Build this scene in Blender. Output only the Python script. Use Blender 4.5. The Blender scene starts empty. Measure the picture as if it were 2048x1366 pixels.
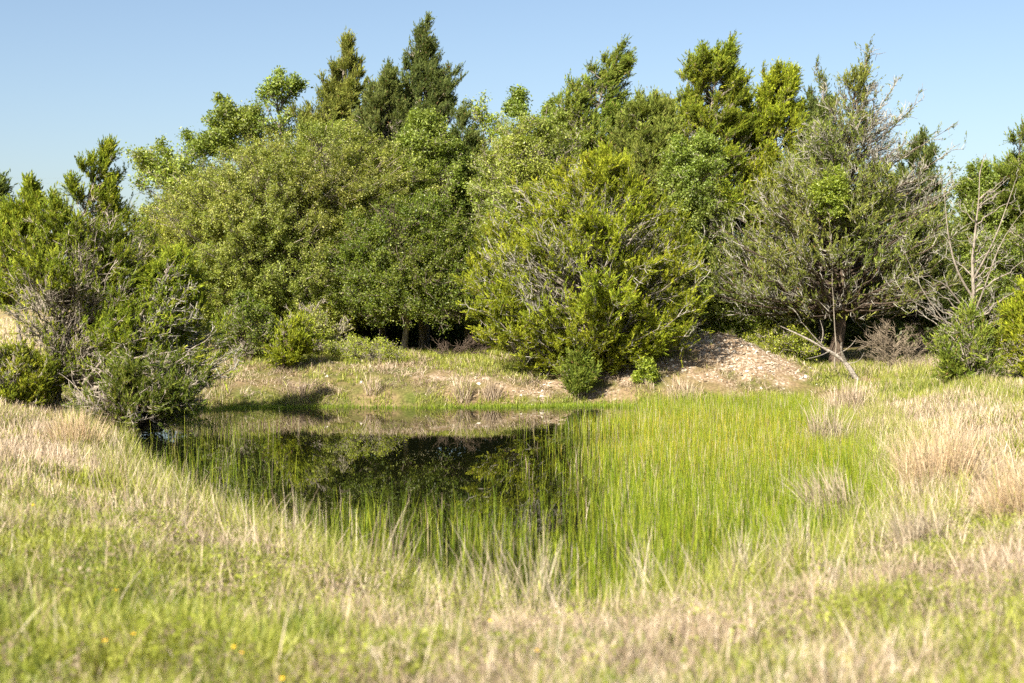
import bpy, math
import numpy as np
R = np.random.default_rng(7)
sc = bpy.context.scene
C = sc.collection

# ------------------------------------------------------------------ camera, sky, sun, exposure
F = 2844.0; EYE = 2.6; HZ = 600.0          # focal length in photo pixels, eye height over the water, horizon row
cam = bpy.data.cameras.new("camera"); camo = bpy.data.objects.new("camera", cam); C.objects.link(camo)
camo.location = (0, 0, EYE); camo.rotation_euler = (math.radians(90), 0, 0)
cam.sensor_width = 36; cam.lens = 50; cam.shift_y = -(683 - HZ) / 2048.0
cam.clip_end = 6000; cam.clip_start = 0.1
cam.dof.use_dof = True; cam.dof.focus_distance = 33; cam.dof.aperture_fstop = 1.5
sc.camera = camo
SUN_EL, SUN_AZ = 38, 212                    # azimuth clockwise from +Y: behind the camera and to its left
w = bpy.data.worlds.new("World"); sc.world = w; w.use_nodes = True
nt = w.node_tree; bg = nt.nodes["Background"]
sky = nt.nodes.new("ShaderNodeTexSky"); sky.sky_type = 'NISHITA'; sky.sun_disc = False
sky.sun_elevation = math.radians(SUN_EL); sky.sun_rotation = math.radians(SUN_AZ)
sky.air_density = 1.0; sky.dust_density = 2.0; sky.ozone_density = 3.0; sky.altitude = 300
wb = nt.nodes.new("ShaderNodeMix"); wb.data_type = 'RGBA'; wb.blend_type = 'MULTIPLY'; wb.inputs[0].default_value = 1; wb.inputs[7].default_value = (1.0, .935, .875, 1)
nt.links.new(sky.outputs[0], wb.inputs[6]); nt.links.new(wb.outputs[2], bg.inputs[0]); bg.inputs[1].default_value = 0.066
sun = bpy.data.lights.new("sun", 'SUN'); suno = bpy.data.objects.new("sun", sun); C.objects.link(suno)
sun.energy = 5.0; sun.angle = math.radians(0.5); sun.color = (1.0, 0.92, 0.77)
az, el = math.radians(SUN_AZ), math.radians(SUN_EL)
from mathutils import Vector
sd_ = Vector((math.sin(az) * math.cos(el), math.cos(az) * math.cos(el), math.sin(el)))
suno.rotation_euler = sd_.to_track_quat('Z', 'Y').to_euler()
sc.view_settings.view_transform = 'Standard'; sc.view_settings.look = 'None'
sc.view_settings.exposure = 1.52; sc.view_settings.gamma = 1; sc.view_settings.use_curve_mapping = False
cy = sc.cycles
cy.max_bounces = 6; cy.diffuse_bounces = 3; cy.glossy_bounces = 3; cy.transmission_bounces = 3; cy.transparent_max_bounces = 4
cy.use_denoising = False; cy.use_adaptive_sampling = True; cy.adaptive_threshold = 0.02
cy.sample_clamp_indirect = 6; cy.caustics_reflective = False; cy.caustics_refractive = False

# ------------------------------------------------------------------ helpers
def A(*v): return np.array(v, float)
def P(px, py, D): return A((px - 1024) * D / F, D, EYE - (py - HZ) * D / F)
def tag(o, label=None, cat=None, group=None, kind=None):
    if label: o['label'] = label
    if cat: o['category'] = cat
    if group: o['group'] = group
    if kind: o['kind'] = kind
    return o
def empty(name, loc):
    o = bpy.data.objects.new(name, None); C.objects.link(o); o.location = tuple(loc); o.empty_display_size = .3; return o
def mesh(name, V, Fc, mat, parent=None, col=None, smooth=False):
    """V (n,3), Fc (m,k) all faces of one size; col (m,3) per face. V is in world space; moved to the parent's space."""
    V = np.asarray(V, np.float32); Fc = np.asarray(Fc, np.int32)
    loc = np.zeros(3)
    if parent is not None: loc = np.array(parent.location)
    me = bpy.data.meshes.new(name); k = Fc.shape[1]
    me.vertices.add(len(V)); me.vertices.foreach_set('co', (V - loc).astype(np.float32).ravel())
    me.loops.add(Fc.size); me.loops.foreach_set('vertex_index', Fc.ravel())
    me.polygons.add(len(Fc)); me.polygons.foreach_set('loop_start', np.arange(0, Fc.size, k, dtype=np.int32))
    me.polygons.foreach_set('use_smooth', np.full(len(Fc), smooth))
    if col is not None:
        at = me.attributes.new('col', 'FLOAT_COLOR', 'FACE')
        c4 = np.ones((len(Fc), 4), np.float32); c4[:, :3] = np.clip(col, 0.002, 1); at.data.foreach_set('color', c4.ravel())
    me.update(calc_edges=True); me.materials.append(mat)
    o = bpy.data.objects.new(name, me); C.objects.link(o)
    if parent is not None: o.parent = parent
    return o
def nrm(v): return v / np.maximum(np.linalg.norm(v, axis=-1, keepdims=True), 1e-9)
_nz = {}
def noise(p, f, seed=0):
    """smooth pseudo noise in about -1..1"""
    if seed not in _nz:
        r = np.random.default_rng(1000 + seed); _nz[seed] = (nrm(r.normal(size=(9, 3))) * r.uniform(.6, 1.7, (9, 1)), r.uniform(0, 6.28, 9))
    K, ph = _nz[seed]; p = np.asarray(p, float)
    if p.shape[-1] == 2: p = np.concatenate([p, np.zeros(p.shape[:-1] + (1,))], -1)
    return np.sin(p @ K.T * f * 3 + ph).sum(-1) / 4.0
def sstep(x, a, b):
    t = np.clip((x - a) / (b - a), 0, 1); return t * t * (3 - 2 * t)

# ------------------------------------------------------------------ materials
def mat(name):
    m = bpy.data.materials.new(name); m.use_nodes = True; n = m.node_tree
    return m, n, n.nodes['Principled BSDF'], n.nodes['Material Output']
def leaf_mat(name, rough=.55, trans=.35, spec=.35, tint=(1.25, 1.2, .5)):
    m, n, p, out = mat(name)
    a = n.nodes.new('ShaderNodeAttribute'); a.attribute_name = 'col'
    n.links.new(a.outputs['Color'], p.inputs['Base Color'])
    p.inputs['Roughness'].default_value = rough; p.inputs['Specular IOR Level'].default_value = spec
    t = n.nodes.new('ShaderNodeBsdfTranslucent'); mx = n.nodes.new('ShaderNodeMix'); mx.data_type = 'RGBA'; mx.blend_type = 'MULTIPLY'
    mx.inputs[0].default_value = 1; mx.inputs[7].default_value = tint + (1,)
    n.links.new(a.outputs['Color'], mx.inputs[6]); n.links.new(mx.outputs[2], t.inputs[0])
    ms = n.nodes.new('ShaderNodeMixShader'); ms.inputs[0].default_value = trans
    n.links.new(p.outputs[0], ms.inputs[1]); n.links.new(t.outputs[0], ms.inputs[2]); n.links.new(ms.outputs[0], out.inputs[0])
    return m
def bark_mat(name, c1, c2, sc_=(30, 30, 6)):
    m, n, p, out = mat(name)
    tc = n.nodes.new('ShaderNodeTexCoord'); mp = n.nodes.new('ShaderNodeMapping'); mp.inputs['Scale'].default_value = sc_
    nz = n.nodes.new('ShaderNodeTexNoise'); nz.inputs['Scale'].default_value = 1; nz.inputs['Detail'].default_value = 5
    cr = n.nodes.new('ShaderNodeValToRGB'); cr.color_ramp.elements[0].position = .35; cr.color_ramp.elements[1].position = .65
    cr.color_ramp.elements[0].color = c1 + (1,); cr.color_ramp.elements[1].color = c2 + (1,)
    n.links.new(tc.outputs['Object'], mp.inputs[0]); n.links.new(mp.outputs[0], nz.inputs[0])
    n.links.new(nz.outputs[0], cr.inputs[0]); n.links.new(cr.outputs[0], p.inputs['Base Color'])
    bp = n.nodes.new('ShaderNodeBump'); bp.inputs['Strength'].default_value = .8; bp.inputs['Distance'].default_value = .02
    n.links.new(nz.outputs[0], bp.inputs['Height']); n.links.new(bp.outputs[0], p.inputs['Normal'])
    p.inputs['Roughness'].default_value = .85; p.inputs['Specular IOR Level'].default_value = .2
    return m
M_leaf = leaf_mat('oak_leaf', .42, .42, .5)
M_jun = leaf_mat('juniper_needle', .7, .32, .2)
M_grass = leaf_mat('grass_blade', .5, .4, .35)
M_dry = leaf_mat('dry_stalk', .7, .2, .2, (1.1, 1, .8))
M_reed = leaf_mat('rush_stem', .45, .35, .35, (1.2, 1.15, .4))
M_bark = bark_mat('grey_bark', (.10, .085, .065), (.30, .26, .21))
M_dark = bark_mat('dark_shaggy_bark_and_shade', (.035, .026, .02), (.13, .095, .07), (60, 60, 4))  # real trunk bark; on the two dark brushes it also stands for shade
M_tan = bark_mat('tan_dead_wood', (.15, .125, .10), (.31, .27, .225))
M_brown = bark_mat('brown_brush_twig', (.13, .10, .07), (.28, .23, .17))
M_grey = bark_mat('grey_dead_wood', (.20, .18, .15), (.42, .38, .33))
M_twig = bark_mat('grey_twig', (.16, .135, .11), (.36, .315, .26))
M_fine = bark_mat('fine_brown_twig', (.10, .08, .06), (.22, .18, .14))
M_neut = bark_mat('neutral_grey_twig', (.17, .155, .13), (.36, .34, .29))
M_pale = bark_mat('weathered_log', (.09, .075, .06), (.40, .36, .31), (7, 50, 50))
m, n, p, out = mat('stone')
a = n.nodes.new('ShaderNodeAttribute'); a.attribute_name = 'col'; n.links.new(a.outputs['Color'], p.inputs['Base Color']); p.inputs['Roughness'].default_value = .85
M_stone = m

# ------------------------------------------------------------------ terrain
shore_px = [(215, 884), (235, 865), (300, 835), (400, 818), (520, 813), (700, 811), (860, 813), (1000, 812), (1180, 810), (1350, 812), (1500, 808), (1585, 808),
            (1640, 826), (1690, 858), (1740, 905), (1775, 960), (1790, 1020), (1760, 1075), (1700, 1105), (1600, 1135), (1480, 1185), (1350, 1225),
            (1180, 1262), (1060, 1262), (930, 1238), (800, 1190), (660, 1125), (520, 1062), (390, 1010), (290, 965), (240, 930), (220, 905)]
S = np.array([P(a_, b_, EYE * F / (b_ - HZ))[:2] for a_, b_ in shore_px])
def sdist(p):
    """signed distance to the shoreline, positive on land"""
    p = np.asarray(p, float).reshape(-1, 2); a_ = S; b_ = np.roll(S, -1, 0); d2 = np.full(len(p), 1e18); ins = np.zeros(len(p), bool)
    for q0, q1 in zip(a_, b_):
        e = q1 - q0; t = np.clip(((p - q0) @ e) / (e @ e), 0, 1); dd = p - q0 - t[:, None] * e; d2 = np.minimum(d2, (dd ** 2).sum(1))
        c = ((q0[1] > p[:, 1]) != (q1[1] > p[:, 1]))
        with np.errstate(all='ignore'): xi = (q1[0] - q0[0]) * (p[:, 1] - q0[1]) / (q1[1] - q0[1]) + q0[0]
        ins ^= c & (p[:, 0] < xi)
    d = np.sqrt(d2); return np.where(ins, -d, d)
def bumpf(x, y, px, D, rx, ry, h):
    X = (px - 1024) * D / F; return h * np.exp(-(((x - X) / rx) ** 2 + ((y - D) / ry) ** 2))
def height(p):
    p = np.asarray(p, float).reshape(-1, 2); x, y = p[:, 0], p[:, 1]
    s = sdist(p) + .25 * noise(p, .35, 1) + .08 * noise(p, 1.3, 9)
    far = sstep(y, 30, 34.5) * (1 - sstep(x, 6.0, 9.5)) * sstep(x, -9, -6.5)
    k = 4.4 * (1 - far) + 1.75 * far
    h = np.where(s > 0, 1.08 * (1 - np.exp(-np.maximum(s, 0) / k)), -.7 * (1 - np.exp(np.minimum(s, 0) / 1.2)))
    land = sstep(s, .3, 2.5)
    h = h + land * (.05 * noise(p, .5, 2) + .025 * noise(p, 1.7, 3))
    mound = bumpf(x, y, 1430, 38.7, 1.35, 1.5, .46) + bumpf(x, y, 1530, 38.3, 1.5, 1.5, .26) + bumpf(x, y, 1330, 38.2, 1.6, 1.4, .34)
    mound = mound + bumpf(x, y, 1250, 38.0, 1.3, 1.2, .12)
    h = h + mound * (1 + .22 * noise(p, 1.6, 5) + .12 * noise(p, 4, 6)) * sstep(s, .2, 1.5) + land * bumpf(x, y, 640, 39.8, 2.2, 1.3, .28)
    h = h + land * sstep(np.hypot(x, y - 20), 120, 900) * .6 * noise(p, .004, 4)
    return h
def hz(x, y): return float(height([[x, y]])[0])
def ground_at(px, py):
    """where the ray through a photo pixel meets the ground"""
    D = np.linspace(4, 90, 700); pts = np.stack([(px - 1024) * D / F, D], 1); r = EYE - (py - HZ) * D / F
    g = np.maximum(height(pts), 0.0) - r; i = int(np.argmax(g > 0)) if (g > 0).any() else len(D) - 1
    return D[i]
xs = np.concatenate([-np.geomspace(24, 2500, 45)[::-1], np.arange(-23.8, 23.9, .2), np.geomspace(24, 2500, 45)])
ys = np.concatenate([-np.geomspace(8, 400, 18)[::-1], np.arange(-7.8, 55, .2), np.geomspace(55.2, 3500, 60)])
gx, gy = np.meshgrid(xs, ys); pts = np.stack([gx.ravel(), gy.ravel()], 1)
V = np.concatenate([pts, height(pts)[:, None]], 1)
nx, ny = len(xs), len(ys); i, j = np.meshgrid(np.arange(nx - 1), np.arange(ny - 1)); q = (j * nx + i).ravel()
m, n, p, out = mat('meadow_soil')
geo = n.nodes.new('ShaderNodeNewGeometry')
def nz_(scale, det=4):
    q_ = n.nodes.new('ShaderNodeTexNoise'); q_.inputs['Scale'].default_value = scale; q_.inputs['Detail'].default_value = det; n.links.new(geo.outputs['Position'], q_.inputs[0]); return q_
def ramp(src, stops):
    c = n.nodes.new('ShaderNodeValToRGB'); e = c.color_ramp.elements
    e[0].position, e[0].color = stops[0][0], stops[0][1] + (1,); e[1].position, e[1].color = stops[-1][0], stops[-1][1] + (1,)
    for pos, cc in stops[1:-1]: z_ = e.new(pos); z_.color = cc + (1,)
    n.links.new(src, c.inputs[0]); return c
n1 = nz_(.9); n2 = nz_(14, 6)
r1 = ramp(n1.outputs[0], [(.35, (.10, .12, .03)), (.5, (.16, .14, .06)), (.65, (.24, .18, .11))])
r2 = ramp(n2.outputs[0], [(.3, (.35, .32, .28)), (.7, (1.15, 1.1, 1.0))])
mx = n.nodes.new('ShaderNodeMix'); mx.data_type = 'RGBA'; mx.blend_type = 'MULTIPLY'; mx.inputs[0].default_value = .8
n.links.new(r1.outputs[0], mx.inputs[6]); n.links.new(r2.outputs[0], mx.inputs[7])
# gravel: attribute painted where the spoil heap's bare gravel lies
vo = n.nodes.new('ShaderNodeTexVoronoi'); vo.inputs['Scale'].default_value = 22; n.links.new(geo.outputs['Position'], vo.inputs[0])
sep = n.nodes.new('ShaderNodeSeparateColor'); n.links.new(vo.outputs['Color'], sep.inputs[0])
rg = ramp(sep.outputs[0], [(0, (.13, .09, .055)), (.5, (.22, .155, .10)), (.8, (.30, .23, .16)), (1, (.45, .40, .33))])
at = n.nodes.new('ShaderNodeAttribute'); at.attribute_name = 'gravel'
mg = n.nodes.new('ShaderNodeMix'); mg.data_type = 'RGBA'; n.links.new(at.outputs['Fac'], mg.inputs[0]); n.links.new(mx.outputs[2], mg.inputs[6]); n.links.new(rg.outputs[0], mg.inputs[7])
# far pasture tan
n3 = nz_(.06); r3 = ramp(n3.outputs[0], [(.35, (.19, .17, .06)), (.55, (.30, .22, .11)), (.7, (.33, .25, .14))])
at2 = n.nodes.new('ShaderNodeAttribute'); at2.attribute_name = 'pasture'
mp_ = n.nodes.new('ShaderNodeMix'); mp_.data_type = 'RGBA'; n.links.new(at2.outputs['Fac'], mp_.inputs[0]); n.links.new(mg.outputs[2], mp_.inputs[6]); n.links.new(r3.outputs[0], mp_.inputs[7])
n.links.new(mp_.outputs[2], p.inputs['Base Color']); p.inputs['Roughness'].default_value = .95; p.inputs['Specular IOR Level'].default_value = .1
bp = n.nodes.new('ShaderNodeBump'); bp.inputs['Strength'].default_value = .6; bp.inputs['Distance'].default_value = .03
n.links.new(n2.outputs[0], bp.inputs['Height']); n.links.new(bp.outputs[0], p.inputs['Normal'])
def gravel_amt(p):
    x, y = p[:, 0], p[:, 1]
    g = bumpf(x, y, 1455, 37.9, 1.4, 1.4, 1.5) + bumpf(x, y, 1550, 37.5, 1.2, 1.1, 1.0) + bumpf(x, y, 1270, 36.9, 1.8, 1.1, 1.0) + bumpf(x, y, 1100, 35.8, 1.7, .45, .8) + bumpf(x, y, 880, 36.0, 1.5, .4, .8) + bumpf(x, y, 600, 35.6, 1.6, .5, .35)
    return np.clip(g + .35 * noise(p, .9, 12) + .55 * noise(p, 3, 13) - .45, 0, 1)
g = mesh('ground', V, np.stack([q, q + 1, q + 1 + nx, q + nx], 1), m, smooth=True); tag(g, kind='structure')
ga = g.data.attributes.new('gravel', 'FLOAT', 'POINT'); ga.data.foreach_set('value', sstep(gravel_amt(pts), .1, .5).astype(np.float32))
ga = g.data.attributes.new('pasture', 'FLOAT', 'POINT'); ga.data.foreach_set('value', sstep(np.hypot(pts[:, 0], pts[:, 1]), 55, 75).astype(np.float32))

# pond water
m, n, p, out = mat('pond_water')
p.inputs['Base Color'].default_value = (.004, .005, .002, 1); p.inputs['Roughness'].default_value = .005; p.inputs['IOR'].default_value = 1.33
tc = n.nodes.new('ShaderNodeNewGeometry'); mpg = n.nodes.new('ShaderNodeMapping'); mpg.inputs['Scale'].default_value = (3.0, 1.2, 1)
nzz = n.nodes.new('ShaderNodeTexNoise'); nzz.inputs['Scale'].default_value = 1.6; nzz.inputs['Detail'].default_value = 3
n.links.new(tc.outputs['Position'], mpg.inputs[0]); n.links.new(mpg.outputs[0], nzz.inputs[0])
bp = n.nodes.new('ShaderNodeBump'); bp.inputs['Strength'].default_value = .03; bp.inputs['Distance'].default_value = .015
n.links.new(nzz.outputs[0], bp.inputs['Height']); n.links.new(bp.outputs[0], p.inputs['Normal'])
wx = np.linspace(-12, 12, 60); wy = np.linspace(9, 38, 60); ax_, ay_ = np.meshgrid(wx, wy); pp = np.stack([ax_.ravel(), ay_.ravel(), np.zeros(3600)], 1)
i, j = np.meshgrid(np.arange(59), np.arange(59)); q = (j * 60 + i).ravel()
ctr = pp[q][:, :2] + .2; keep = sdist(ctr) < 1.3
tag(mesh('pond_water', pp, np.stack([q, q + 1, q + 61, q + 60], 1)[keep], m), kind='structure')

# ------------------------------------------------------------------ foliage builders
def leaves(c, d, nn, L, W, fold=.15):
    """diamond leaves: centre c, long axis d, normal nn"""
    d = nrm(d); s = nrm(np.cross(d, nn)); nn = np.cross(s, d)
    L = L[:, None]; W = W[:, None]
    v = np.stack([c - d * L * .5, c + s * W * .5 - d * L * .05 + nn * W * fold, c + d * L * .5, c - s * W * .5 - d * L * .05 + nn * W * fold], 1)
    return v.reshape(-1, 3)
def quadsN(nq): return np.arange(nq * 4).reshape(-1, 4)
def tubes(paths, rad, k=4):
    """paths (M,P,3), rad (M,P) -> V,F"""
    M, Pn, _ = paths.shape
    if M == 0: return np.zeros((0, 3)), np.zeros((0, 4), int)
    t = nrm(np.gradient(paths, axis=1)); ref = np.where(np.abs(t[:, :1, 2:3]) > .8, A(1, 0, 0), A(0, 0, 1))
    u = nrm(np.cross(t, np.broadcast_to(ref, t.shape))); v = np.cross(t, u)
    a_ = np.arange(k) * 2 * np.pi / k
    ring = paths[:, :, None] + rad[:, :, None, None] * (u[:, :, None] * np.cos(a_)[None, None, :, None] + v[:, :, None] * np.sin(a_)[None, None, :, None])
    V = ring.reshape(-1, 3)
    mI = np.arange(M)[:, None, None]; pI = np.arange(Pn - 1)[None, :, None]; kI = np.arange(k)[None, None, :]; k2 = (kI + 1) % k
    b = mI * Pn * k + pI * k
    Fq = np.stack([b + kI, b + k2, b + k + k2, b + k + kI], -1).reshape(-1, 4)
    return V, Fq
def resample(pts, n_):
    pts = np.asarray(pts, float); d = np.r_[0, np.cumsum(np.linalg.norm(np.diff(pts, axis=0), axis=1))]
    t = np.linspace(0, d[-1], n_); q = np.stack([np.interp(t, d, pts[:, i_]) for i_ in range(3)], 1)
    for _ in range(2): q[1:-1] = .25 * q[:-2] + .5 * q[1:-1] + .25 * q[2:]
    return q
def cat_vf(lst):
    Vs, Fs, o = [], [], 0
    for v, f in lst:
        Vs.append(v); Fs.append(f + o); o += len(v)
    return np.concatenate(Vs), np.concatenate(Fs)
def pick(pal, n_, jit=.18, r=None):
    r = r or R
    pal = np.array(pal); t = r.random(n_) * (len(pal) - 1); i_ = np.minimum(t.astype(int), len(pal) - 2); f = (t - i_)[:, None]
    return (pal[i_] * (1 - f) + pal[i_ + 1] * f) * (1 + jit * r.normal(size=(n_, 1))).clip(.4, 1.8)

PAL = dict(
    yellow=[(.12, .155, .011), (.215, .255, .015), (.33, .355, .026)],
    jun=[(.10, .14, .013), (.185, .235, .018), (.31, .335, .03)],
    bright=[(.16, .23, .014), (.26, .33, .022), (.38, .41, .03)],
    green=[(.085, .125, .016), (.14, .185, .022), (.22, .25, .04)],
    olive=[(.10, .13, .022), (.16, .19, .032), (.25, .27, .06)],
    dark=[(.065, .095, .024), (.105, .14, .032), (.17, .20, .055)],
    bush=[(.10, .135, .016), (.18, .22, .026), (.28, .315, .05), (.42, .43, .12)],
    bushg=[(.075, .12, .012), (.14, .195, .018), (.25, .295, .042)],
    oak=[(.125, .175, .025), (.20, .265, .036), (.33, .38, .085)],
    oakb=[(.17, .225, .03), (.27, .335, .045), (.42, .46, .12)],
    vine=[(.14, .20, .02), (.22, .29, .03), (.32, .37, .05)],
    lime=[(.21, .26, .02), (.31, .36, .03), (.43, .44, .05)],
    sage=[(.11, .12, .045), (.16, .17, .07), (.22, .22, .10)])

def make_tree(name, label, cat, D, base, rows, kind='juniper', pal='yellow', nb=120, tw=9, dens=1., trunk=None, tr=.09, bark=M_bark,
              twigm=M_twig, depth=.85, rise=.5, keep=None, bare=.0, wind=(0, 0, 0), leaf=.045, lump=.18, group=None, clear=.12, twr=.007, seed=None, sink=0, shell=.5, hollow=-.35, extra=None, tlen=1., t0=.35):
    r = np.random.default_rng(abs(hash_(label)) if seed is None else seed)
    rows = np.array(rows, float); o_ = np.argsort(-rows[:, 0]); rows = rows[o_]                  # bottom to top
    Z = EYE - (rows[:, 0] - HZ) * D / F; XL = (rows[:, 1] - 1024) * D / F; XR = (rows[:, 2] - 1024) * D / F
    bx = (base - 1024) * D / F; bz = max(hz(bx, D), -.25) - sink
    root = empty(name, (bx, D, bz)); tag(root, label, cat, group)
    if trunk is None:
        tc_ = (XL + XR) / 2; zz = np.linspace(bz, Z[-1] - .05, 6)
        tx = np.interp(zz, Z, tc_); f = sstep((zz - bz) / max(zz[-1] - bz, .1), 0, .8); tx = bx * (1 - f) + tx * f
        trunk = np.stack([tx + .06 * r.normal(size=6) * f, D + .08 * r.normal(size=6), zz], 1); trunk[0] = (bx, D, bz - .1)
    else:
        trunk = np.array([P(a_, b_, D + (c_ if True else 0)) for a_, b_, c_ in trunk]); trunk[0] = (bx, D, bz - .1)
    T = resample(trunk, 14); H = T[-1, 2] - bz; tz = T[:, 2]
    T[1:-1, :2] += .02 * r.normal(size=(12, 2)) * min(1, H / 4)
    trr = tr * (1 - .93 * np.linspace(0, 1, 14) ** .8); trr[0] *= 1.5; trr[1] *= 1.15
    big = [(T[None], trr[None], 8)]
    zs = np.linspace(Z[0], Z[-1], 60); aw = (np.interp(zs, Z, XR) - np.interp(zs, Z, XL)) / 2
    wgt = np.maximum(aw, .05) ** (1.0 if kind == 'juniper' else 1.4); wgt /= wgt.sum()
    ze = r.choice(zs, nb, p=wgt) + r.uniform(-.5, .5, nb) * (zs[1] - zs[0])
    ze[0] = Z[-1]
    a_ = (np.interp(ze, Z, XR) - np.interp(ze, Z, XL)) / 2; cx = (np.interp(ze, Z, XR) + np.interp(ze, Z, XL)) / 2
    th = r.uniform(0, 2 * np.pi, nb); rr = 1 - shell * r.random(nb) ** 1.6
    dirv = np.stack([np.cos(th), np.sin(th), (ze - Z.mean()) / 3], 1); rr *= 1 + lump * noise(dirv * 1.2, .9, int(r.integers(50))) + (.10 if kind == 'juniper' else .06) * r.normal(size=nb)
    tl = np.clip(.35 * a_, .2, .55) * tlen
    am = np.maximum(a_ - .3 * tl, .03)
    end = np.stack([cx + rr * am * np.cos(th), D + rr * np.maximum(am, .0) * depth * np.sin(th), ze - .25 * tl], 1)
    # keep the ends above the ground
    gz = height(end[:, :2]); end[:, 2] = np.maximum(end[:, 2], gz + .12 + .1 * r.random(nb))
    tcx = np.interp(end[:, 2], tz, T[:, 0]); hd = np.hypot(end[:, 0] - tcx, end[:, 1] - D)
    zst = np.clip(end[:, 2] - rise * hd - .1, bz + clear * H, T[-2, 2])
    st = np.stack([np.interp(zst, tz, T[:, i_]) for i_ in range(3)], 1)
    mid = (st + end) / 2; mid[:, 2] += (-.10 if kind == 'juniper' else .08) * hd; mid += .09 * r.normal(size=mid.shape) * hd[:, None]
    tt = np.linspace(0, 1, 9)[None, :, None]
    Bp = (1 - tt) ** 2 * st[:, None] + 2 * tt * (1 - tt) * mid[:, None] + tt ** 2 * end[:, None]
    wob = .03 * r.normal(size=Bp.shape) * np.sqrt(hd)[:, None, None]; wob[:, 0] = 0; Bp += wob
    br0 = np.clip(.012 + .011 * hd, .01, tr * .55); Br = br0[:, None] * (1 - .8 * np.linspace(0, 1, 9))[None]
    big.append((Bp, Br, 5))
    if extra:
        for pth, r0 in extra:
            q_ = resample([P(*z_) for z_ in pth], 9); big.append((q_[None], (r0 * (1 - .85 * np.linspace(0, 1, 9)))[None], 6))
            Bp = np.concatenate([Bp, q_[None]]); tl = np.r_[tl, .5 * tlen]; hd = np.r_[hd, 1.5]; rr = np.r_[rr, 1]
    # side twigs
    nbt = len(Bp); tf = r.uniform(t0, 1.0, (nbt, tw)) ** .8; tf[:, 0] = 1
    ii = np.minimum((tf * 8).astype(int), 7); fr = tf * 8 - ii; bi = np.arange(nbt)[:, None]
    ts = Bp[bi, ii] * (1 - fr[..., None]) + Bp[bi, ii + 1] * fr[..., None]
    bd = nrm(Bp[bi, ii + 1] - Bp[bi, ii]); ctr = np.stack([np.full((nbt, tw), T[:, 0].mean()), np.full((nbt, tw), D), ts[..., 2]], -1)
    outw = nrm(ts - ctr)
    td = nrm(bd * .8 + r.normal(size=bd.shape) * .55 + outw * .35 + np.array([0, 0, .45 if kind == 'juniper' else .2]) + np.array(wind) * .8)
    tlen_ = tl[:, None] * (.4 + 1.0 * r.random((nbt, tw)) ** 1.6) * (1.15 - .4 * tf)
    e1 = ts + td * tlen_[..., None]; bend = r.normal(size=bd.shape) * .12 * tlen_[..., None]
    u = np.linspace(0, 1, 4)
    Tp = ts[:, :, None] * (1 - u)[None, None, :, None] + e1[:, :, None] * u[None, None, :, None] + bend[:, :, None] * (np.sin(u * np.pi))[None, None, :, None]
    Tp = Tp.reshape(-1, 4, 3); twl = tlen_.reshape(-1)
    # finer twiglets: two per twig
    m2 = 3; si = np.repeat(np.arange(len(Tp)), m2); uu = r.uniform(.25, .9, len(si)); k_ = np.minimum((uu * 3).astype(int), 2); f_ = uu * 3 - k_
    s0 = Tp[si, k_] * (1 - f_[:, None]) + Tp[si, k_ + 1] * f_[:, None]
    d0 = nrm(nrm(Tp[si, 3] - Tp[si, 0]) + .7 * r.normal(size=(len(si), 3)) + np.array([0, 0, .2]) + np.array(wind) * .5); l0 = twl[si] * r.uniform(.35, .7, len(si))
    T2 = s0[:, None] + d0[:, None] * (l0[:, None] * np.array([0, .5, 1]))[:, :, None]; T2[:, 1] += .06 * r.normal(size=(len(si), 3)) * l0[:, None]
    tips = np.concatenate([Tp[:, 3], Tp[:, 2], T2[:, 2], T2[:, 1]]); tdir = np.concatenate([nrm(Tp[:, 3] - Tp[:, 2])] * 2 + [d0] * 2)
    isbare = r.random(len(tips)) < bare
    hs = int(r.integers(50, 90)); hol = .7 * noise(tips, 1.25, hs) + .5 * noise(tips, .5, hs + 50) < hollow
    kp = ~(isbare) & ~(hol & (r.random(len(tips)) < .8))
    if keep is not None:
        pxs = 1024 + tips[:, 0] * F / tips[:, 1]; pys = HZ + (EYE - tips[:, 2]) * F / tips[:, 1]
        kp &= r.random(len(tips)) < keep(pxs, pys)
    kp &= r.random(len(tips)) < min(1, dens)
    tips, tdir = tips[kp], tdir[kp]
    tq = np.ones(len(Tp), bool)
    if keep is not None:
        m_ = Tp[:, 2]; q3 = keep(1024 + m_[:, 0] * F / m_[:, 1], HZ + (EYE - m_[:, 2]) * F / m_[:, 1]) < .2
        tq = ~(q3 & (m_[:, 2] < bz + .45 * H) & (r.random(len(Tp)) < .8)); Tp = Tp[tq]
    tv = [tubes(Tp, np.linspace(twr * 1.4, twr * .7, 4)[None].repeat(len(Tp), 0), 3), tubes(T2, np.linspace(twr, twr * .45, 3)[None].repeat(len(T2), 0), 3)]
    if keep is not None:
        mt_ = T2[:, 1]; q2 = keep(1024 + mt_[:, 0] * F / mt_[:, 1], HZ + (EYE - mt_[:, 2]) * F / mt_[:, 1]) < .2
        low_ = q2 & (mt_[:, 2] < bz + .45 * H) & (r.random(len(T2)) < .85); tv[1] = tubes(T2[~low_], np.linspace(twr, twr * .45, 3)[None].repeat(int((~low_).sum()), 0), 3)
    bv, bf = cat_vf([tubes(a1, b1, k1) for a1, b1, k1 in big]); mesh('trunk', bv, bf, bark, root, smooth=True)
    v_, f_ = cat_vf(tv); mesh('twigs', v_, f_, twigm, root)
    if kind == 'bare' or len(tips) == 0: return root
    n_ = len(tips); mult = max(1., dens)
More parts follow.
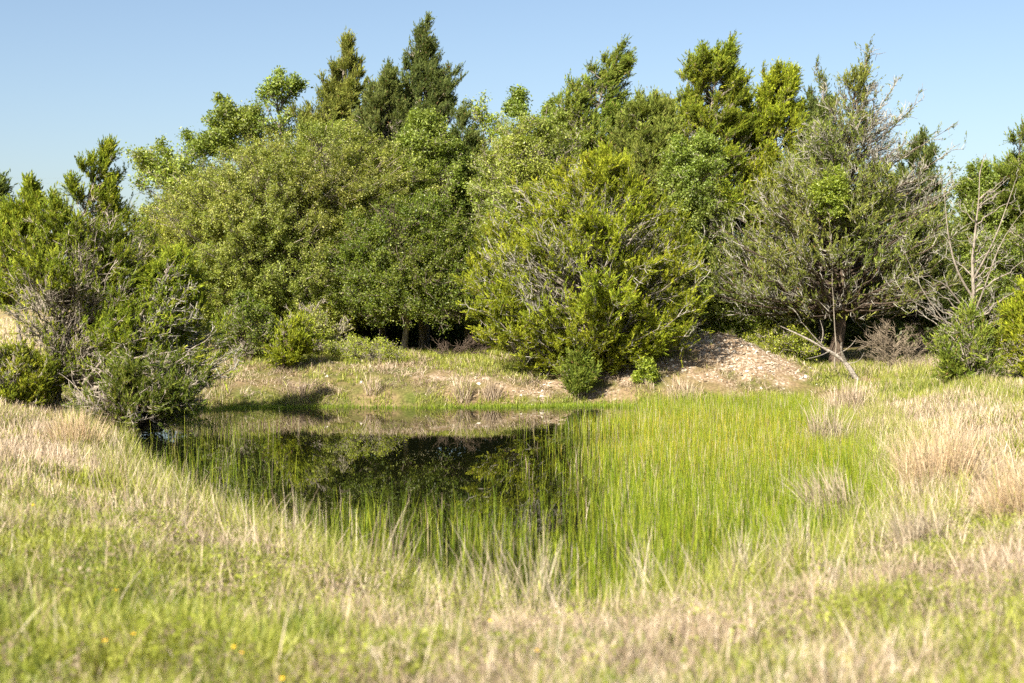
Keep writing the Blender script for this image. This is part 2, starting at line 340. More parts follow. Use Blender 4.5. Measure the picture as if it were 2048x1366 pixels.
    if kind == 'juniper':
        q5 = leaf / .045; K = int(round(15 * mult)); sp = np.repeat(np.arange(n_), K); N = len(sp)
        sdv = nrm(tdir + .3 * r.normal(size=(n_, 3)) + np.array([0, 0, .55]) + np.array(wind) * .7)[sp]; along = r.random(N)
        pl = (r.uniform(.14, .48, n_) * q5)[sp]
        dd = nrm(sdv + .42 * r.normal(size=(N, 3)) * (1.15 - .8 * along)[:, None])
        c = tips[sp] + sdv * (along * pl - .08 * q5)[:, None] + r.normal(size=(N, 3)) * (.034 * q5 * (1.05 - .85 * along))[:, None]
        L = r.uniform(.06, .12, N) * q5; W = L * r.uniform(.17, .3, N)
        nn = nrm(r.normal(size=(N, 3)) + nrm(c - np.array([T[:, 0].mean(), D, Z.mean()])) * .8 + np.array([0, -.3, .5]))
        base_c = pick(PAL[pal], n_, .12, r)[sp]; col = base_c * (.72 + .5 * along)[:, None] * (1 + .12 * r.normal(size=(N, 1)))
        brown = r.random(N) < .02; col[brown] = (.22, .13, .06)
        mt = M_jun
    else:
        K = int(round(9 * mult)); sp = np.repeat(np.arange(n_), K); N = len(sp)
        c = tips[sp] + nrm(r.normal(size=(N, 3))) * (r.random(N) ** .6 * (leaf * 2.6))[:, None] + tdir[sp] * (r.random(N) * leaf)[:, None]
        dd = nrm(r.normal(size=(N, 3)) + .5 * tdir[sp]); outv = nrm(c - np.array([T[:, 0].mean(), D, Z.mean() - .5]))
        nn = nrm(r.normal(size=(N, 3)) * .75 + outv * .5 + np.array([0, 0, .55]))
        L = leaf * r.uniform(.7, 1.35, N) * (r.uniform(.75, 1.3, n_))[sp]; W = L * r.uniform(.45, .75, N)
        thin = r.random(N) < np.repeat(r.uniform(.35, 1.25, n_), K)
        col = pick(PAL[pal], n_, .12, r)[sp] * (1 + .16 * r.normal(size=(N, 1))).clip(.5, 1.6)
        mt = M_leaf
    nsd = int(r.integers(100, 140)); big_ = noise(c, .35, nsd)[:, None]; col = col * (1 + .16 * big_) * np.array([1, 1, 1]) ** 1; col[:, 0] *= 1 + .05 * noise(c, .5, nsd + 50)
    above = c[:, 2] > height(c[:, :2]) + .02
    if kind != 'juniper': above &= thin
    c, dd, nn, L, W, col = c[above], dd[above], nn[above], L[above], W[above], col[above]
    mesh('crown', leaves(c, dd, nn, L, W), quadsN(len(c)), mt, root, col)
    return root
def hash_(s):
    h = 17
    for ch in s: h = (h * 31 + ord(ch)) % 1000003
    return h

# ------------------------------------------------------------------ trees
BK = 'trees of the thicket behind the pond'
# the round evergreen thicket on the left
make_tree('evergreen_bush', 'huge dome of dense small olive green leaves filling the left half of the thicket', 'tree', 42.5, 520,
    [(248, 600, 690), (275, 520, 760), (320, 420, 840), (370, 350, 880), (430, 290, 900), (500, 272, 900), (560, 290, 890), (600, 300, 780), (670, 330, 640)],
    'oak', 'bush', nb=1250, tw=9, leaf=.044, dens=1.25, twigm=M_fine, depth=.62, tr=.16, lump=.06, shell=.28, hollow=-.8, rise=.7, tlen=.75, t0=.55, twr=.004)
make_tree('oak_tree', 'dark leafy oak with one pale grey trunk above the black hollow behind the pond', 'tree', 41, 805,
    [(395, 760, 860), (430, 700, 920), (500, 660, 955), (555, 650, 975), (595, 670, 985), (622, 740, 985)],
    'oak', 'bushg', nb=520, tw=9, leaf=.05, dens=1.1, depth=.7, tr=.10, lump=.10, shell=.35, hollow=-.65, t0=.5, twigm=M_fine, rise=.75, clear=.25)
make_tree('oak_tree', 'pale green oak crown rising over the right shoulder of the huge dome', 'tree', 43, 845,
    [(228, 810, 870), (265, 780, 905), (320, 775, 925), (380, 770, 930), (440, 760, 900)],
    'oak', 'oak', nb=110, tw=10, leaf=.065, depth=.8, tr=.09, rise=.8)
make_tree('oak_tree', 'tall leafy oak on the left shoulder of the thicket above the huge dome', 'tree', 45, 400,
    [(268, 360, 440), (300, 300, 455), (350, 272, 450), (400, 268, 430), (470, 262, 420), (560, 290, 420)],
    'oak', 'oak', nb=120, tw=9, leaf=.078, dens=.8, depth=.8, tr=.10, rise=.8, lump=.3, hollow=-.3)
make_tree('oak_tree', 'thin crowned oak with open tufts against the sky, second treetop from the left', 'tree', 46, 560,
    [(148, 505, 575), (170, 500, 605), (200, 510, 610), (240, 490, 610), (290, 480, 600), (380, 480, 600)],
    'oak', 'oak', nb=70, tw=9, leaf=.078, dens=.8, depth=.9, tr=.15, rise=.8, lump=.35, hollow=-.15, trunk=[(575, 700, 0), (566, 420, 0), (564, 280, 0), (556, 210, 0), (545, 165, 0)])
make_tree('oak_tree', 'low open oak tufts reaching left against the sky beside the thin crowned oak', 'tree', 45.5, 500,
    [(192, 440, 510), (225, 412, 520), (255, 430, 520), (300, 450, 520)],
    'oak', 'oak', nb=34, tw=9, leaf=.078, dens=.8, depth=.8, tr=.10, rise=.5, lump=.35, hollow=-.2, trunk=[(500, 700, 0), (495, 420, 0), (488, 280, 0), (472, 215, 0)])
# pointed cedars
make_tree('cedar_tree', 'pointed olive cedar spire just right of the open oak tufts', 'tree', 46, 690,
    [(72, 690, 698), (110, 675, 715), (150, 655, 738), (190, 630, 748), (230, 600, 750), (280, 585, 750), (340, 590, 750), (450, 600, 750)],
    'juniper', 'olive', nb=246, tw=7, leaf=.043, dens=1.35, rise=1.1, depth=.8, tr=.11, lump=.38, hollow=-.3, wind=(.05, 0, .3), tlen=.75)
make_tree('cedar_tree', 'tallest dark cedar spire standing highest of all the treetops', 'tree', 45.5, 850,
    [(42, 848, 857), (80, 825, 868), (125, 815, 878), (150, 800, 905), (190, 775, 915), (230, 760, 915), (290, 750, 915), (400, 750, 910)],
    'juniper', 'dark', nb=304, tw=7, leaf=.043, dens=1.35, rise=1.1, depth=.8, tr=.12, lump=.38, hollow=-.3, wind=(.08, 0, .3), tlen=.75)
make_tree('cedar_tree', 'low broad dark cedar between the two pointed spires', 'tree', 44.5, 765,
    [(142, 770, 782), (170, 755, 800), (200, 725, 810), (240, 705, 830), (290, 700, 840), (400, 700, 850)],
    'juniper', 'dark', nb=188, tw=7, leaf=.043, dens=1.35, rise=.9, depth=.8, tr=.09, lump=.38, wind=(-.05, 0, .25), tlen=.75)
make_tree('cedar_tree', 'shadowy olive cedar in the gap right of the tallest spire', 'tree', 43.5, 935,
    [(225, 915, 930), (280, 890, 960), (340, 880, 985), (420, 890, 990), (500, 895, 990), (600, 900, 990)],
    'juniper', 'dark', nb=217, tw=7, leaf=.043, dens=1.35, rise=.7, depth=.7, tr=.09)
make_tree('oak_tree', 'bright oak tuft against the sky just right of the tallest spire', 'tree', 46, 985,
    [(190, 945, 975), (215, 925, 1005), (260, 920, 1010), (330, 920, 1010), (430, 920, 1010)],
    'oak', 'oakb', nb=75, tw=9, leaf=.078, dens=.8, rise=.9, tr=.09, lump=.3, hollow=-.2)
make_tree('oak_tree', 'green oak tuft with small double top, right of the bright tuft', 'tree', 45, 1050,
    [(185, 1028, 1048), (210, 1010, 1070), (250, 1000, 1080), (320, 1000, 1100), (430, 1000, 1100)],
    'oak', 'oak', nb=75, tw=9, leaf=.078, dens=.8, rise=.9, tr=.09, lump=.3, hollow=-.3)
make_tree('oak_tree', 'broad pale leaved oak in the middle of the thicket behind the yellow juniper', 'tree', 41.5, 1090,
    [(212, 1070, 1110), (245, 1010, 1150), (300, 960, 1180), (350, 940, 1200), (420, 950, 1200), (520, 970, 1200), (640, 980, 1180)],
    'oak', 'oakb', nb=230, tw=10, leaf=.058, rise=.8, tr=.12, lump=.2, hollow=-.45)
make_tree('cedar_tree', 'wind leaning cedar with open flat tiers at the centre of the skyline', 'tree', 45, 1195,
    [(92, 1240, 1262), (115, 1205, 1268), (150, 1150, 1262), (185, 1145, 1262), (215, 1118, 1262), (260, 1115, 1270), (310, 1110, 1280), (420, 1110, 1290)],
    'juniper', 'green', nb=239, tw=7, leaf=.043, dens=1.35, rise=.45, depth=.8, tr=.12, lump=.3, wind=(.5, 0, .1), hollow=-.28, tlen=.8)
make_tree('cedar_tree', 'olive green cedar filling the dip between the two leaning cedars', 'tree', 42.5, 1290,
    [(195, 1270, 1320), (225, 1240, 1350), (270, 1225, 1370), (330, 1220, 1390), (430, 1220, 1400), (550, 1230, 1400)],
    'juniper', 'olive', nb=304, tw=7, leaf=.043, dens=1.35, rise=.8, depth=.75, tr=.1, lump=.2, wind=(.15, 0, .2), tlen=.8)
make_tree('cedar_tree', 'large wind leaning cedar with bushy top left of the half bare tree', 'tree', 44, 1420,
    [(82, 1450, 1478), (110, 1380, 1475), (135, 1360, 1470), (165, 1355, 1500), (210, 1345, 1500), (260, 1345, 1510), (320, 1340, 1520), (430, 1340, 1530)],
    'juniper', 'jun', nb=333, tw=7, leaf=.043, dens=1.35, rise=.5, depth=.8, tr=.13, lump=.28, wind=(.45, 0, .15), hollow=-.35, tlen=.8)
make_tree('cedar_tree', 'flat topped cedar just right of the large leaning cedar', 'tree', 44, 1555,
    [(138, 1530, 1598), (165, 1515, 1600), (205, 1500, 1605), (260, 1490, 1620), (330, 1480, 1620), (450, 1480, 1620)],
    'juniper', 'yellow', nb=232, tw=7, leaf=.043, dens=1.35, rise=.6, depth=.8, tr=.11, lump=.25, wind=(.3, 0, .2), tlen=.8)
make_tree('oak_tree', 'light green broadleaf tree tucked between the yellow juniper and the half bare tree', 'tree', 40.5, 1385,
    [(268, 1350, 1420), (300, 1330, 1440), (360, 1325, 1450), (430, 1330, 1450), (520, 1340, 1460), (620, 1380, 1480)],
    'oak', 'oak', nb=150, tw=10, leaf=.062, rise=.8, tr=.09, lump=.2, hollow=-.4)
make_tree('cedar_tree', 'slim dark cedar tip left of the bare twigs of the half bare tree', 'tree', 43.5, 1640,
    [(160, 1640, 1652), (190, 1618, 1660), (240, 1605, 1670), (320, 1590, 1690), (430, 1590, 1700)],
    'juniper', 'dark', nb=130, tw=7, leaf=.043, dens=1.35, rise=.7, tr=.09, lump=.3, wind=(.3, 0, .1), tlen=.8)
make_tree('cedar_tree', 'cedar half hidden behind the right side of the half bare tree', 'tree', 44.5, 1840,
    [(272, 1838, 1848), (310, 1800, 1870), (350, 1780, 1885), (420, 1770, 1895), (520, 1770, 1900), (640, 1780, 1900)],
    'juniper', 'dark', nb=203, tw=7, leaf=.043, dens=1.35, rise=.7, tr=.1, tlen=.8)
make_tree('cedar_tree', 'small olive cedar top in the dip left of the large wind leaning cedar', 'tree', 45.5, 1330,
    [(200, 1318, 1340), (225, 1295, 1370), (260, 1280, 1380), (330, 1270, 1390), (450, 1270, 1390)],
    'juniper', 'olive', nb=150, tw=7, leaf=.043, dens=1.35, rise=.6, depth=.8, tr=.1, lump=.3, wind=(.2, 0, .2), hollow=-.4, tlen=.8)
make_tree('oak_tree', 'mid green oak tuft filling the gap left of the central open tiered cedar', 'tree', 46, 1130,
    [(205, 1090, 1140), (235, 1080, 1160), (280, 1070, 1170), (360, 1070, 1170), (450, 1070, 1170)],
    'oak', 'oak', nb=90, tw=9, leaf=.07, dens=.9, rise=.9, tr=.09, lump=.3, hollow=-.4)
# the yellow juniper in front
make_tree('juniper_tree', 'wide yellow green juniper with bare grey inner twigs beside the gravel mound', 'tree', 36.9, 1178,
    [(305, 1190, 1230), (335, 1110, 1280), (390, 1030, 1335), (450, 985, 1365), (520, 945, 1385), (580, 935, 1395), (630, 950, 1408), (670, 975, 1400), (695, 1000, 1330), (720, 1040, 1260), (740, 1090, 1200)],
    'juniper', 'yellow', nb=400, tw=9, leaf=.035, dens=1.7, rise=.55, depth=.72, tr=.13, bare=.10, lump=.16, shell=.45, hollow=-.12, twr=.0075, clear=.1, twigm=M_neut,
    trunk=[(1178, 740, 0), (1182, 690, 0), (1172, 600, 0), (1185, 480, 0), (1205, 330, 0)], tlen=.9)
# half bare big tree
def k4(x, y):
    k = np.where((y < 330), .25, .5); k = np.where((y < 330) & (x > 1730), .03, k); k = np.where((x > 1790) & (y < 420), .08, k)
    k = np.where((y > 560), .4, k); k = np.where((y > 530) & (abs(x - 1690) < 75), .06, k); k = np.where((y > 630) & (x > 1600), .1, k); k = np.where((y < 160) & (x < 1740), .9, k); return k
make_tree('half_bare_tree', 'big grey green tree with dark shaggy trunk and dead bare twigs at its top right', 'tree', 40, 1676,
    [(150, 1690, 1735), (200, 1650, 1790), (250, 1610, 1825), (300, 1560, 1860), (360, 1500, 1885), (430, 1440, 1905), (520, 1400, 1900), (580, 1385, 1885), (615, 1420, 1860), (635, 1520, 1800)],
    'juniper', 'olive', nb=430, tw=10, leaf=.042, twigm=M_neut, rise=.45, depth=.8, tr=.19, bark=M_dark, keep=k4, lump=.15, shell=.7, hollow=-.6, twr=.0085, clear=.2,
    trunk=[(1676, 705, 0), (1678, 640, 0), (1690, 540, 0), (1692, 400, 0), (1700, 280, 0), (1712, 160, 0)], wind=(.15, 0, .12), t0=.25,
    extra=[([(1695, 330, 40), (1760, 280, 40), (1830, 210, 39.8)], .035), ([(1692, 400, 40), (1780, 330, 40), (1890, 262, 39.8)], .04), ([(1690, 430, 40), (1800, 370, 39.6), (1905, 300, 39.5)], .035),
           ([(1700, 290, 40), (1750, 230, 40), (1790, 170, 39.8)], .025), ([(1708, 190, 40), (1725, 145, 40), (1738, 108, 40)], .015), ([(1700, 280, 40), (1660, 220, 39.8), (1640, 160, 39.8)], .02)])
make_tree('vine_clump', 'bright green vine leaves climbing the middle of the half bare tree', 'vine', 38.2, 1672,
    [(340, 1640, 1680), (370, 1620, 1695), (410, 1625, 1690), (440, 1640, 1680)],
    'oak', 'vine', nb=26, tw=7, leaf=.055, rise=.4, tr=.02, tlen=.7, trunk=[(1672, 690, 0), (1665, 560, 0), (1660, 440, 0), (1655, 350, 0)])
# dead tree on the right
make_tree('dead_tree', 'leafless tan dead tree with forked trunk near the right edge', 'tree', 37, 1945,
    [(310, 1955, 1980), (360, 1915, 2020), (430, 1880, 2050), (500, 1830, 2070), (570, 1800, 2060), (640, 1800, 2040), (680, 1850, 2010)],
    'bare', nb=38, tw=6, rise=.6, tr=.085, bark=M_tan, twigm=M_neut, twr=.005, t0=.15, tlen=.8, lump=.3,
    trunk=[(1945, 740, 0), (1943, 650, 0), (1945, 560, 0), (1950, 460, 0), (1965, 320, 0)],
    extra=[([(1942, 590, 37), (1912, 545, 36.8), (1895, 470, 36.8), (1888, 380, 36.8)], .035), ([(1946, 560, 37), (1990, 480, 36.6), (2035, 350, 36.6)], .03),
           ([(1944, 640, 37), (1975, 560, 36.5), (2000, 480, 36.4), (2048, 420, 36.2)], .028), ([(1943, 690, 37), (1890, 650, 36.4), (1830, 560, 36.2), (1800, 480, 36)], .025)])
make_tree('juniper_bush', 'low dark green juniper bush at the foot of the dead tree', 'bush', 33.5, 1935,
    [(625, 1925, 1950), (655, 1895, 1985), (690, 1868, 2005), (725, 1865, 2008), (755, 1885, 1990)],
    'juniper', 'green', nb=60, tw=7, leaf=.045, rise=.7, lump=.55, hollow=.0, tlen=1.3, tr=.05, depth=.8, clear=.02)
make_tree('juniper_bush', 'yellow green juniper bush cut off by the right edge', 'bush', 33, 2075,
    [(585, 2045, 2075), (620, 2035, 2100), (655, 2012, 2130), (690, 2012, 2140), (725, 2030, 2140)],
    'juniper', 'yellow', nb=80, tw=8, leaf=.045, rise=.7, lump=.55, hollow=.0, tlen=1.3, tr=.05, clear=.02)
make_tree('cedar_tree', 'pointed dark cedar cut off by the right edge behind the dead tree', 'tree', 43, 2035,
    [(255, 2038, 2050), (300, 1990, 2070), (350, 1960, 2100), (420, 1930, 2120), (520, 1920, 2130), (640, 1920, 2130)],
    'juniper', 'green', nb=333, tw=7, leaf=.043, dens=1.35, rise=.8, tr=.12, tlen=.85)
make_tree('oak_tree', 'small green oak tuft behind the left limbs of the dead tree', 'tree', 42, 1945,
    [(330, 1925, 1975), (370, 1915, 2000), (430, 1910, 2010), (520, 1905, 2020), (640, 1900, 2040)],
    'oak', 'oak', nb=120, tw=9, leaf=.06, rise=.8, tr=.09, lump=.25)
make_tree('oak_tree', 'deep green broadleaf tree behind the dead tree on the right edge', 'tree', 41, 2060,
    [(430, 2010, 2100), (480, 1985, 2130), (550, 1975, 2140), (640, 1975, 2140)],
    'oak', 'bushg', nb=140, tw=9, leaf=.055, rise=.8, tr=.09)
# the junipers on the left bank
def kl(x, y): return np.where((y > 560) & (x < 85), .30, np.where((y > 640), .6, np.where((abs(x - 118) < 30) & (y > 580), .15, .85)))
make_tree('juniper_tree', 'ragged juniper with crooked upright trunk standing on the left bank', 'tree', 29.5, 115,
    [(296, 205, 228), (335, 160, 245), (385, 138, 255), (425, 100, 270), (465, 50, 330), (520, 20, 375), (580, 30, 400), (640, 60, 420), (700, 90, 430), (755, 120, 420)],
    'juniper', 'jun', nb=420, tw=8, leaf=.029, dens=1.9, rise=.5, depth=.75, tr=.085, bark=M_bark, keep=kl, lump=.28, hollow=-.1, twr=.006, clear=.14, twigm=M_twig,
    trunk=[(115, 805, 0), (114, 720, 0), (120, 620, 0), (140, 520, 0), (165, 420, 0), (212, 310, 0)], wind=(.1, 0, .15), tlen=.85)
make_tree('juniper_tree', 'juniper leaning far right over the pond with bare grey boughs', 'tree', 29, 150,
    [(500, 330, 370), (560, 260, 410), (620, 220, 430), (680, 200, 455), (725, 220, 470), (760, 250, 450)],
    'juniper', 'jun', nb=150, tw=8, leaf=.029, dens=1.9, rise=.3, depth=.8, tr=.075, bark=M_bark, bare=.12, hollow=-.15, twr=.007, twigm=M_neut, clear=.1,
    trunk=[(150, 805, 0), (185, 745, -.2), (240, 680, -.3), (290, 620, -.4), (350, 520, -.4)], tlen=.9,
    extra=[([(170, 760, 28.8), (260, 715, 28.2), (370, 700, 28)], .04), ([(165, 770, 28.8), (230, 690, 28.2), (340, 665, 28)], .035)])
make_tree('juniper_bush', 'low spreading juniper bush overhanging the left end of the water', 'bush', 27.6, 235,
    [(705, 260, 360), (740, 200, 430), (785, 150, 440), (815, 150, 420), (835, 190, 330)],
    'juniper', 'green', nb=115, tw=7, leaf=.029, dens=1.9, rise=.3, depth=.8, tr=.05, bare=.3, hollow=-.05, lump=.45, twr=.007, twigm=M_twig, clear=.05)
make_tree('juniper_bush', 'bushy low juniper in the left corner beneath the crooked trunk', 'bush', 28.5, 25,
    [(695, -10, 60), (720, -50, 100), (755, -70, 140), (795, -60, 120)],
    'juniper', 'jun', nb=110, tw=7, leaf=.029, dens=1.9, rise=.5, tr=.04, bare=.2, lump=.5, hollow=-.05, twr=.006, clear=.05)
make_tree('juniper_tree', 'juniper with small pointed top behind the crooked juniper near the left edge', 'tree', 31.5, 60,
    [(368, 50, 59), (400, 32, 78), (430, 5, 95), (480, -30, 120), (530, -60, 120), (575, -70, 60)],
    'juniper', 'jun', nb=140, tw=8, leaf=.036, dens=1.4, rise=.7, depth=.7, tr=.07, lump=.25, wind=(0, 0, .2), tlen=.8, clear=.35)
make_tree('juniper_tree', 'dark juniper mostly cut off by the left edge', 'tree', 32.5, -45,
    [(372, -25, 3), (410, -60, 20), (470, -110, 30), (540, -130, 40), (590, -130, 10)],
    'juniper', 'dark', nb=120, tw=8, leaf=.045, rise=.6, tr=.08, clear=.3)
make_tree('brush', 'dark tangle of dead twigs under the low juniper overhanging the water', 'brush', 27.2, 245,
    [(775, 215, 300), (810, 190, 320), (850, 185, 310), (885, 200, 290)],
    'bare', nb=90, tw=8, rise=.5, tr=.03, clear=.02, twigm=M_dark, bark=M_dark, twr=.006, lump=.3, tlen=1.2)  # dead tangle; its dark bark also paints in the shade under the overhang
# shrubs at the foot of the thicket
make_tree('juniper_sapling', 'young juniper sapling alone on the far bank grass', 'sapling', 37.2, 567,
    [(640, 570, 600), (665, 530, 615), (690, 518, 615), (715, 535, 600), (735, 550, 595)],
    'juniper', 'yellow', nb=40, tw=6, leaf=.042, rise=.6, tr=.035, hollow=-.05, lump=.5, clear=.15, bark=M_dark)
make_tree('shrub', 'green vine covered shrub left of the young juniper sapling', 'shrub', 38.3, 480,
    [(590, 470, 520), (620, 455, 560), (660, 445, 570), (700, 450, 540)],
    'oak', 'bushg', nb=80, tw=7, leaf=.045, rise=.7, tr=.035, lump=.45, dens=.6, hollow=-.1, clear=.05)
make_tree('shrub', 'yellow green shrub on the rise in front of the dome right of the sapling', 'shrub', 39, 625,
    [(600, 590, 640), (640, 570, 680), (680, 580, 690), (702, 590, 690)],
    'oak', 'bush', nb=80, tw=7, leaf=.045, rise=.7, tr=.03, lump=.45, dens=.55, hollow=-.1, clear=.05)
make_tree('bramble', 'low thin bramble on the rise left of the pale oak trunk', 'bramble', 38.4, 740,
    [(672, 690, 760), (690, 670, 800), (712, 670, 810)],
    'oak', 'lime', nb=44, tw=6, leaf=.035, rise=.5, tr=.015, twr=.004, lump=.5, dens=.4, clear=.02, hollow=-.1)
make_tree('shrub', 'deep green shady shrub between the gravel mound and the half bare tree', 'shrub', 41, 1490,
    [(520, 1440, 1500), (570, 1400, 1570), (620, 1400, 1600), (665, 1410, 1610)],
    'oak', 'bushg', nb=170, tw=8, leaf=.055, rise=.7, tr=.05, clear=.05)
make_tree('bramble', 'low lime bramble along the top of the gravel mound', 'bramble', 39.6, 1560,
    [(655, 1520, 1600), (675, 1480, 1640), (700, 1490, 1650)],
    'oak', 'lime', nb=60, tw=6, leaf=.045, rise=.5, tr=.02, dens=.6, clear=.02)
make_tree('brush', 'brown leafless brush right of the shaggy trunk', 'brush', 38.6, 1790,
    [(640, 1740, 1830), (670, 1710, 1860), (705, 1710, 1870), (722, 1720, 1860)],
    'bare', nb=60, tw=7, rise=.5, tr=.02, clear=.02, twigm=M_brown, bark=M_brown, twr=.004, lump=.4, depth=.5)
make_tree('brush', 'dark leafless brush in the black hollow beneath the dark leafy oak', 'brush', 39.6, 900,
    [(675, 880, 960), (695, 850, 985), (712, 850, 985)],
    'bare', nb=22, tw=6, rise=.7, tr=.02, clear=.02, twigm=M_dark, bark=M_dark, twr=.005)  # twigs coloured near-black to deepen the shade of the hollow
make_tree('seedling', 'small bright green seedling in the shade on the gravel right of the juniper', 'plant', 35.9, 1292,
    [(725, 1280, 1300), (745, 1270, 1312), (765, 1272, 1310)],
    'oak', 'vine', nb=22, tw=5, leaf=.05, rise=.8, tr=.012, clear=.05, tlen=.8)
make_tree('juniper_seedling', 'little juniper bush right under the yellow juniper by the far shore', 'bush', 35.5, 1160,
    [(715, 1150, 1175), (745, 1130, 1190), (772, 1135, 1190)],
    'juniper', 'green', nb=34, tw=6, leaf=.04, rise=.8, tr=.02, clear=.05)

# woodland understorey added to block sky light and darken the hollows, and the far wood across the pasture
def mass(name, label, cat, blobs, nper, leaf, pal, seed):
    r = np.random.default_rng(seed); cs, ns, cl = [], [], []
    for (x, y, rx, ry, rz, z0) in blobs:
        k = int(nper * rx * rz); u = nrm(r.normal(size=(k, 3))) * (1 - .45 * r.random((k, 1)) ** 1.5); u[:, 2] = np.abs(u[:, 2])
        u *= 1 + .22 * noise(u * 2, 1.1, int(r.integers(30)))[:, None]
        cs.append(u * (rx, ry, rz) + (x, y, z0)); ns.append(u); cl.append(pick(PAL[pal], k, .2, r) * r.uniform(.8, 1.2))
    c = np.concatenate(cs); nn = np.concatenate(ns); N = len(c)
    L = leaf * r.uniform(.6, 1.4, N)
    o = mesh(name, leaves(c, r.normal(size=(N, 3)), nn + .7 * r.normal(size=(N, 3)), L, L * .6), quadsN(N), M_leaf, None, np.concatenate(cl))
    return tag(o, label, cat, kind='stuff')
r = np.random.default_rng(5)
bl = [(x + r.normal() * .4, 49 + r.uniform(-1, 2), 2.0, 1.6, r.uniform(4.6, 6.3), .8) for x in np.arange(-9.5, 19, 1.3)]
bl += [(x + r.normal() * .4, 52 + r.uniform(-1, 2), 2.0, 1.6, r.uniform(1.6, 3.5), .7) for x in np.arange(-11, 20, .9)]
mass('understorey', 'shaded leafy undergrowth added to block sky light behind the thicket', 'undergrowth', bl, 900, .12, 'dark', 1)
bl = [(x + r.normal() * 4, 250 + r.uniform(-15, 30), r.uniform(6, 12), 6, r.uniform(4.5, 8), .3) for x in np.arange(-200, 200, 6)]
mass('distant_wood', 'distant dull green wood beyond the pasture', 'wood', bl, 60, .8, 'dark', 2)

# ------------------------------------------------------------------ grasses
GRN = [(.16, .19, .02), (.25, .28, .035), (.34, .36, .07), (.43, .42, .14)]
GRD = [(.085, .12, .02), (.14, .185, .025), (.21, .25, .045)]
DRY = [(.26, .19, .12), (.40, .31, .21), (.52, .42, .31), (.60, .52, .42)]
BRN = [(.16, .12, .08), (.26, .20, .14), (.36, .29, .21)]
ORG = [(.30, .20, .12), (.47, .36, .22), (.62, .50, .34)]
PLE = [(.26, .20, .14), (.37, .31, .22), (.48, .42, .32)]
RSH = [(.07, .125, .008), (.15, .225, .012), (.25, .31, .018), (.36, .37, .04)]
def blades(b, h, lean, wd, col, seg=3, r=R, curl=1.6):
    """b (n,3) roots, h lengths, lean (n,2) horizontal drift of the tip as a share of h"""
    n_ = len(b); t = np.linspace(0, 1, seg + 1)
    l2 = np.clip((lean ** 2).sum(1), 0, .9); up = np.sqrt(1 - l2 * .75)
    ce = b[:, None] + np.concatenate([(lean * h[:, None])[:, None] * (t ** curl)[None, :, None], (up * h)[:, None, None] * (t - .18 * l2[:, None] * t ** 2)[:, :, None]], 2)
    az_ = r.uniform(0, np.pi, n_); s = np.stack([np.cos(az_), np.sin(az_), np.zeros(n_)], 1)
    wt = wd[:, None] * np.array([.8, 1, .7, .15])[np.linspace(0, 3, seg + 1).astype(int)][None] * .5
    V = np.stack([ce - s[:, None] * wt[..., None], ce + s[:, None] * wt[..., None]], 2).reshape(-1, 3)
    bi = (np.arange(n_) * (seg + 1) * 2)[:, None]; k = np.arange(seg)[None] * 2
    Fq = np.stack([bi + k, bi + k + 1, bi + k + 3, bi + k + 2], -1).reshape(-1, 4)
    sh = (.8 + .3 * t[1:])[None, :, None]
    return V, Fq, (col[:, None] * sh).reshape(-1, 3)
def scatter(x0, x1, y0, y1, dens, r=R):
    n_ = int((x1 - x0) * (y1 - y0) * dens); return np.stack([r.uniform(x0, x1, n_), r.uniform(y0, y1, n_)], 1)
def inview(p, margin=1.25):
    return np.abs(p[:, 0]) < (1024 / F * p[:, 1] * margin + .8)
def topx(p, z): return 1024 + p[:, 0] * F / p[:, 1], HZ + (EYE - z) * F / p[:, 1]
def blob(pX, pY, cx, cy_, rx, ry): return np.exp(-(((pX - cx) / rx) ** 2 + ((pY - cy_) / ry) ** 2))
def gfield(name, label, p, hfun, lean_s, wd, cfun, mt, seg=3, sink=.02, bias=(0, 0), zmin=None):
    z = height(p); 
    if zmin is not None: z = np.maximum(z, zmin)
    h = hfun(p, z); col = cfun(p, z); b = np.column_stack([p, z - sink])
    n_ = len(p); le = R.normal(size=(n_, 2)) * lean_s * np.where(R.random((n_, 1)) < .07, 4 if lean_s < .15 else 1.5, 1) + np.array(bias)
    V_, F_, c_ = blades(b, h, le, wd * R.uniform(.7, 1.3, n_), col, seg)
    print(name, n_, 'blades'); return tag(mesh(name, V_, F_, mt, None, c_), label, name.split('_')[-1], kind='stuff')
def clumped(p, f=2.2, s=20, thr=-.2): return noise(p, f, s) + .5 * noise(p, f * 3, s + 1) > thr
def mixc(k, a_, b_): 
    n_ = len(k); s = (R.random(n_) < k)[:, None]; return np.where(s, pick(a_, n_), pick(b_, n_))

# foreground meadow (near bank)
def dryness(p, z):
    X, Y = topx(p, z)
    d = .36 + .24 * noise(p, .55, 31) + .2 * noise(p, 1.6, 32) + .22 * noise(p, 4, 38)
    d += .5 * blob(X, Y, 1350, 1330, 650, 110) + .35 * blob(X, Y, 1300, 1190, 330, 60) + .35 * blob(X, Y, 1950, 1180, 160, 130) + .25 * blob(X, Y, 60, 930, 200, 70) + .15 * blob(X, Y, 330, 1030, 160, 60)
    d -= .42 * blob(X, Y, 250, 1300, 480, 170) + .25 * blob(X, Y, 1500, 1220, 260, 40) + .3 * blob(X, Y, 950, 1240, 200, 40) + .2 * blob(X, Y, 100, 1080, 200, 80)
    return np.clip(d, .05, .95)
p_ = scatter(-9, 9, 4.5, 15.5, 2600); p_ = p_[inview(p_)]; s_ = sdist(p_); p_ = p_[(s_ > -.25)]
z_ = height(p_); dr = dryness(p_, z_); rr_ = R.random(len(p_)) < dr
pg = p_[~rr_]; pd = p_[rr_]
gh = lambda p, z: (.15 + .06 * noise(p, 1.1, 33) + .04 * noise(p, 3, 39)).clip(.05) * R.uniform(.5, 1.35, len(p))
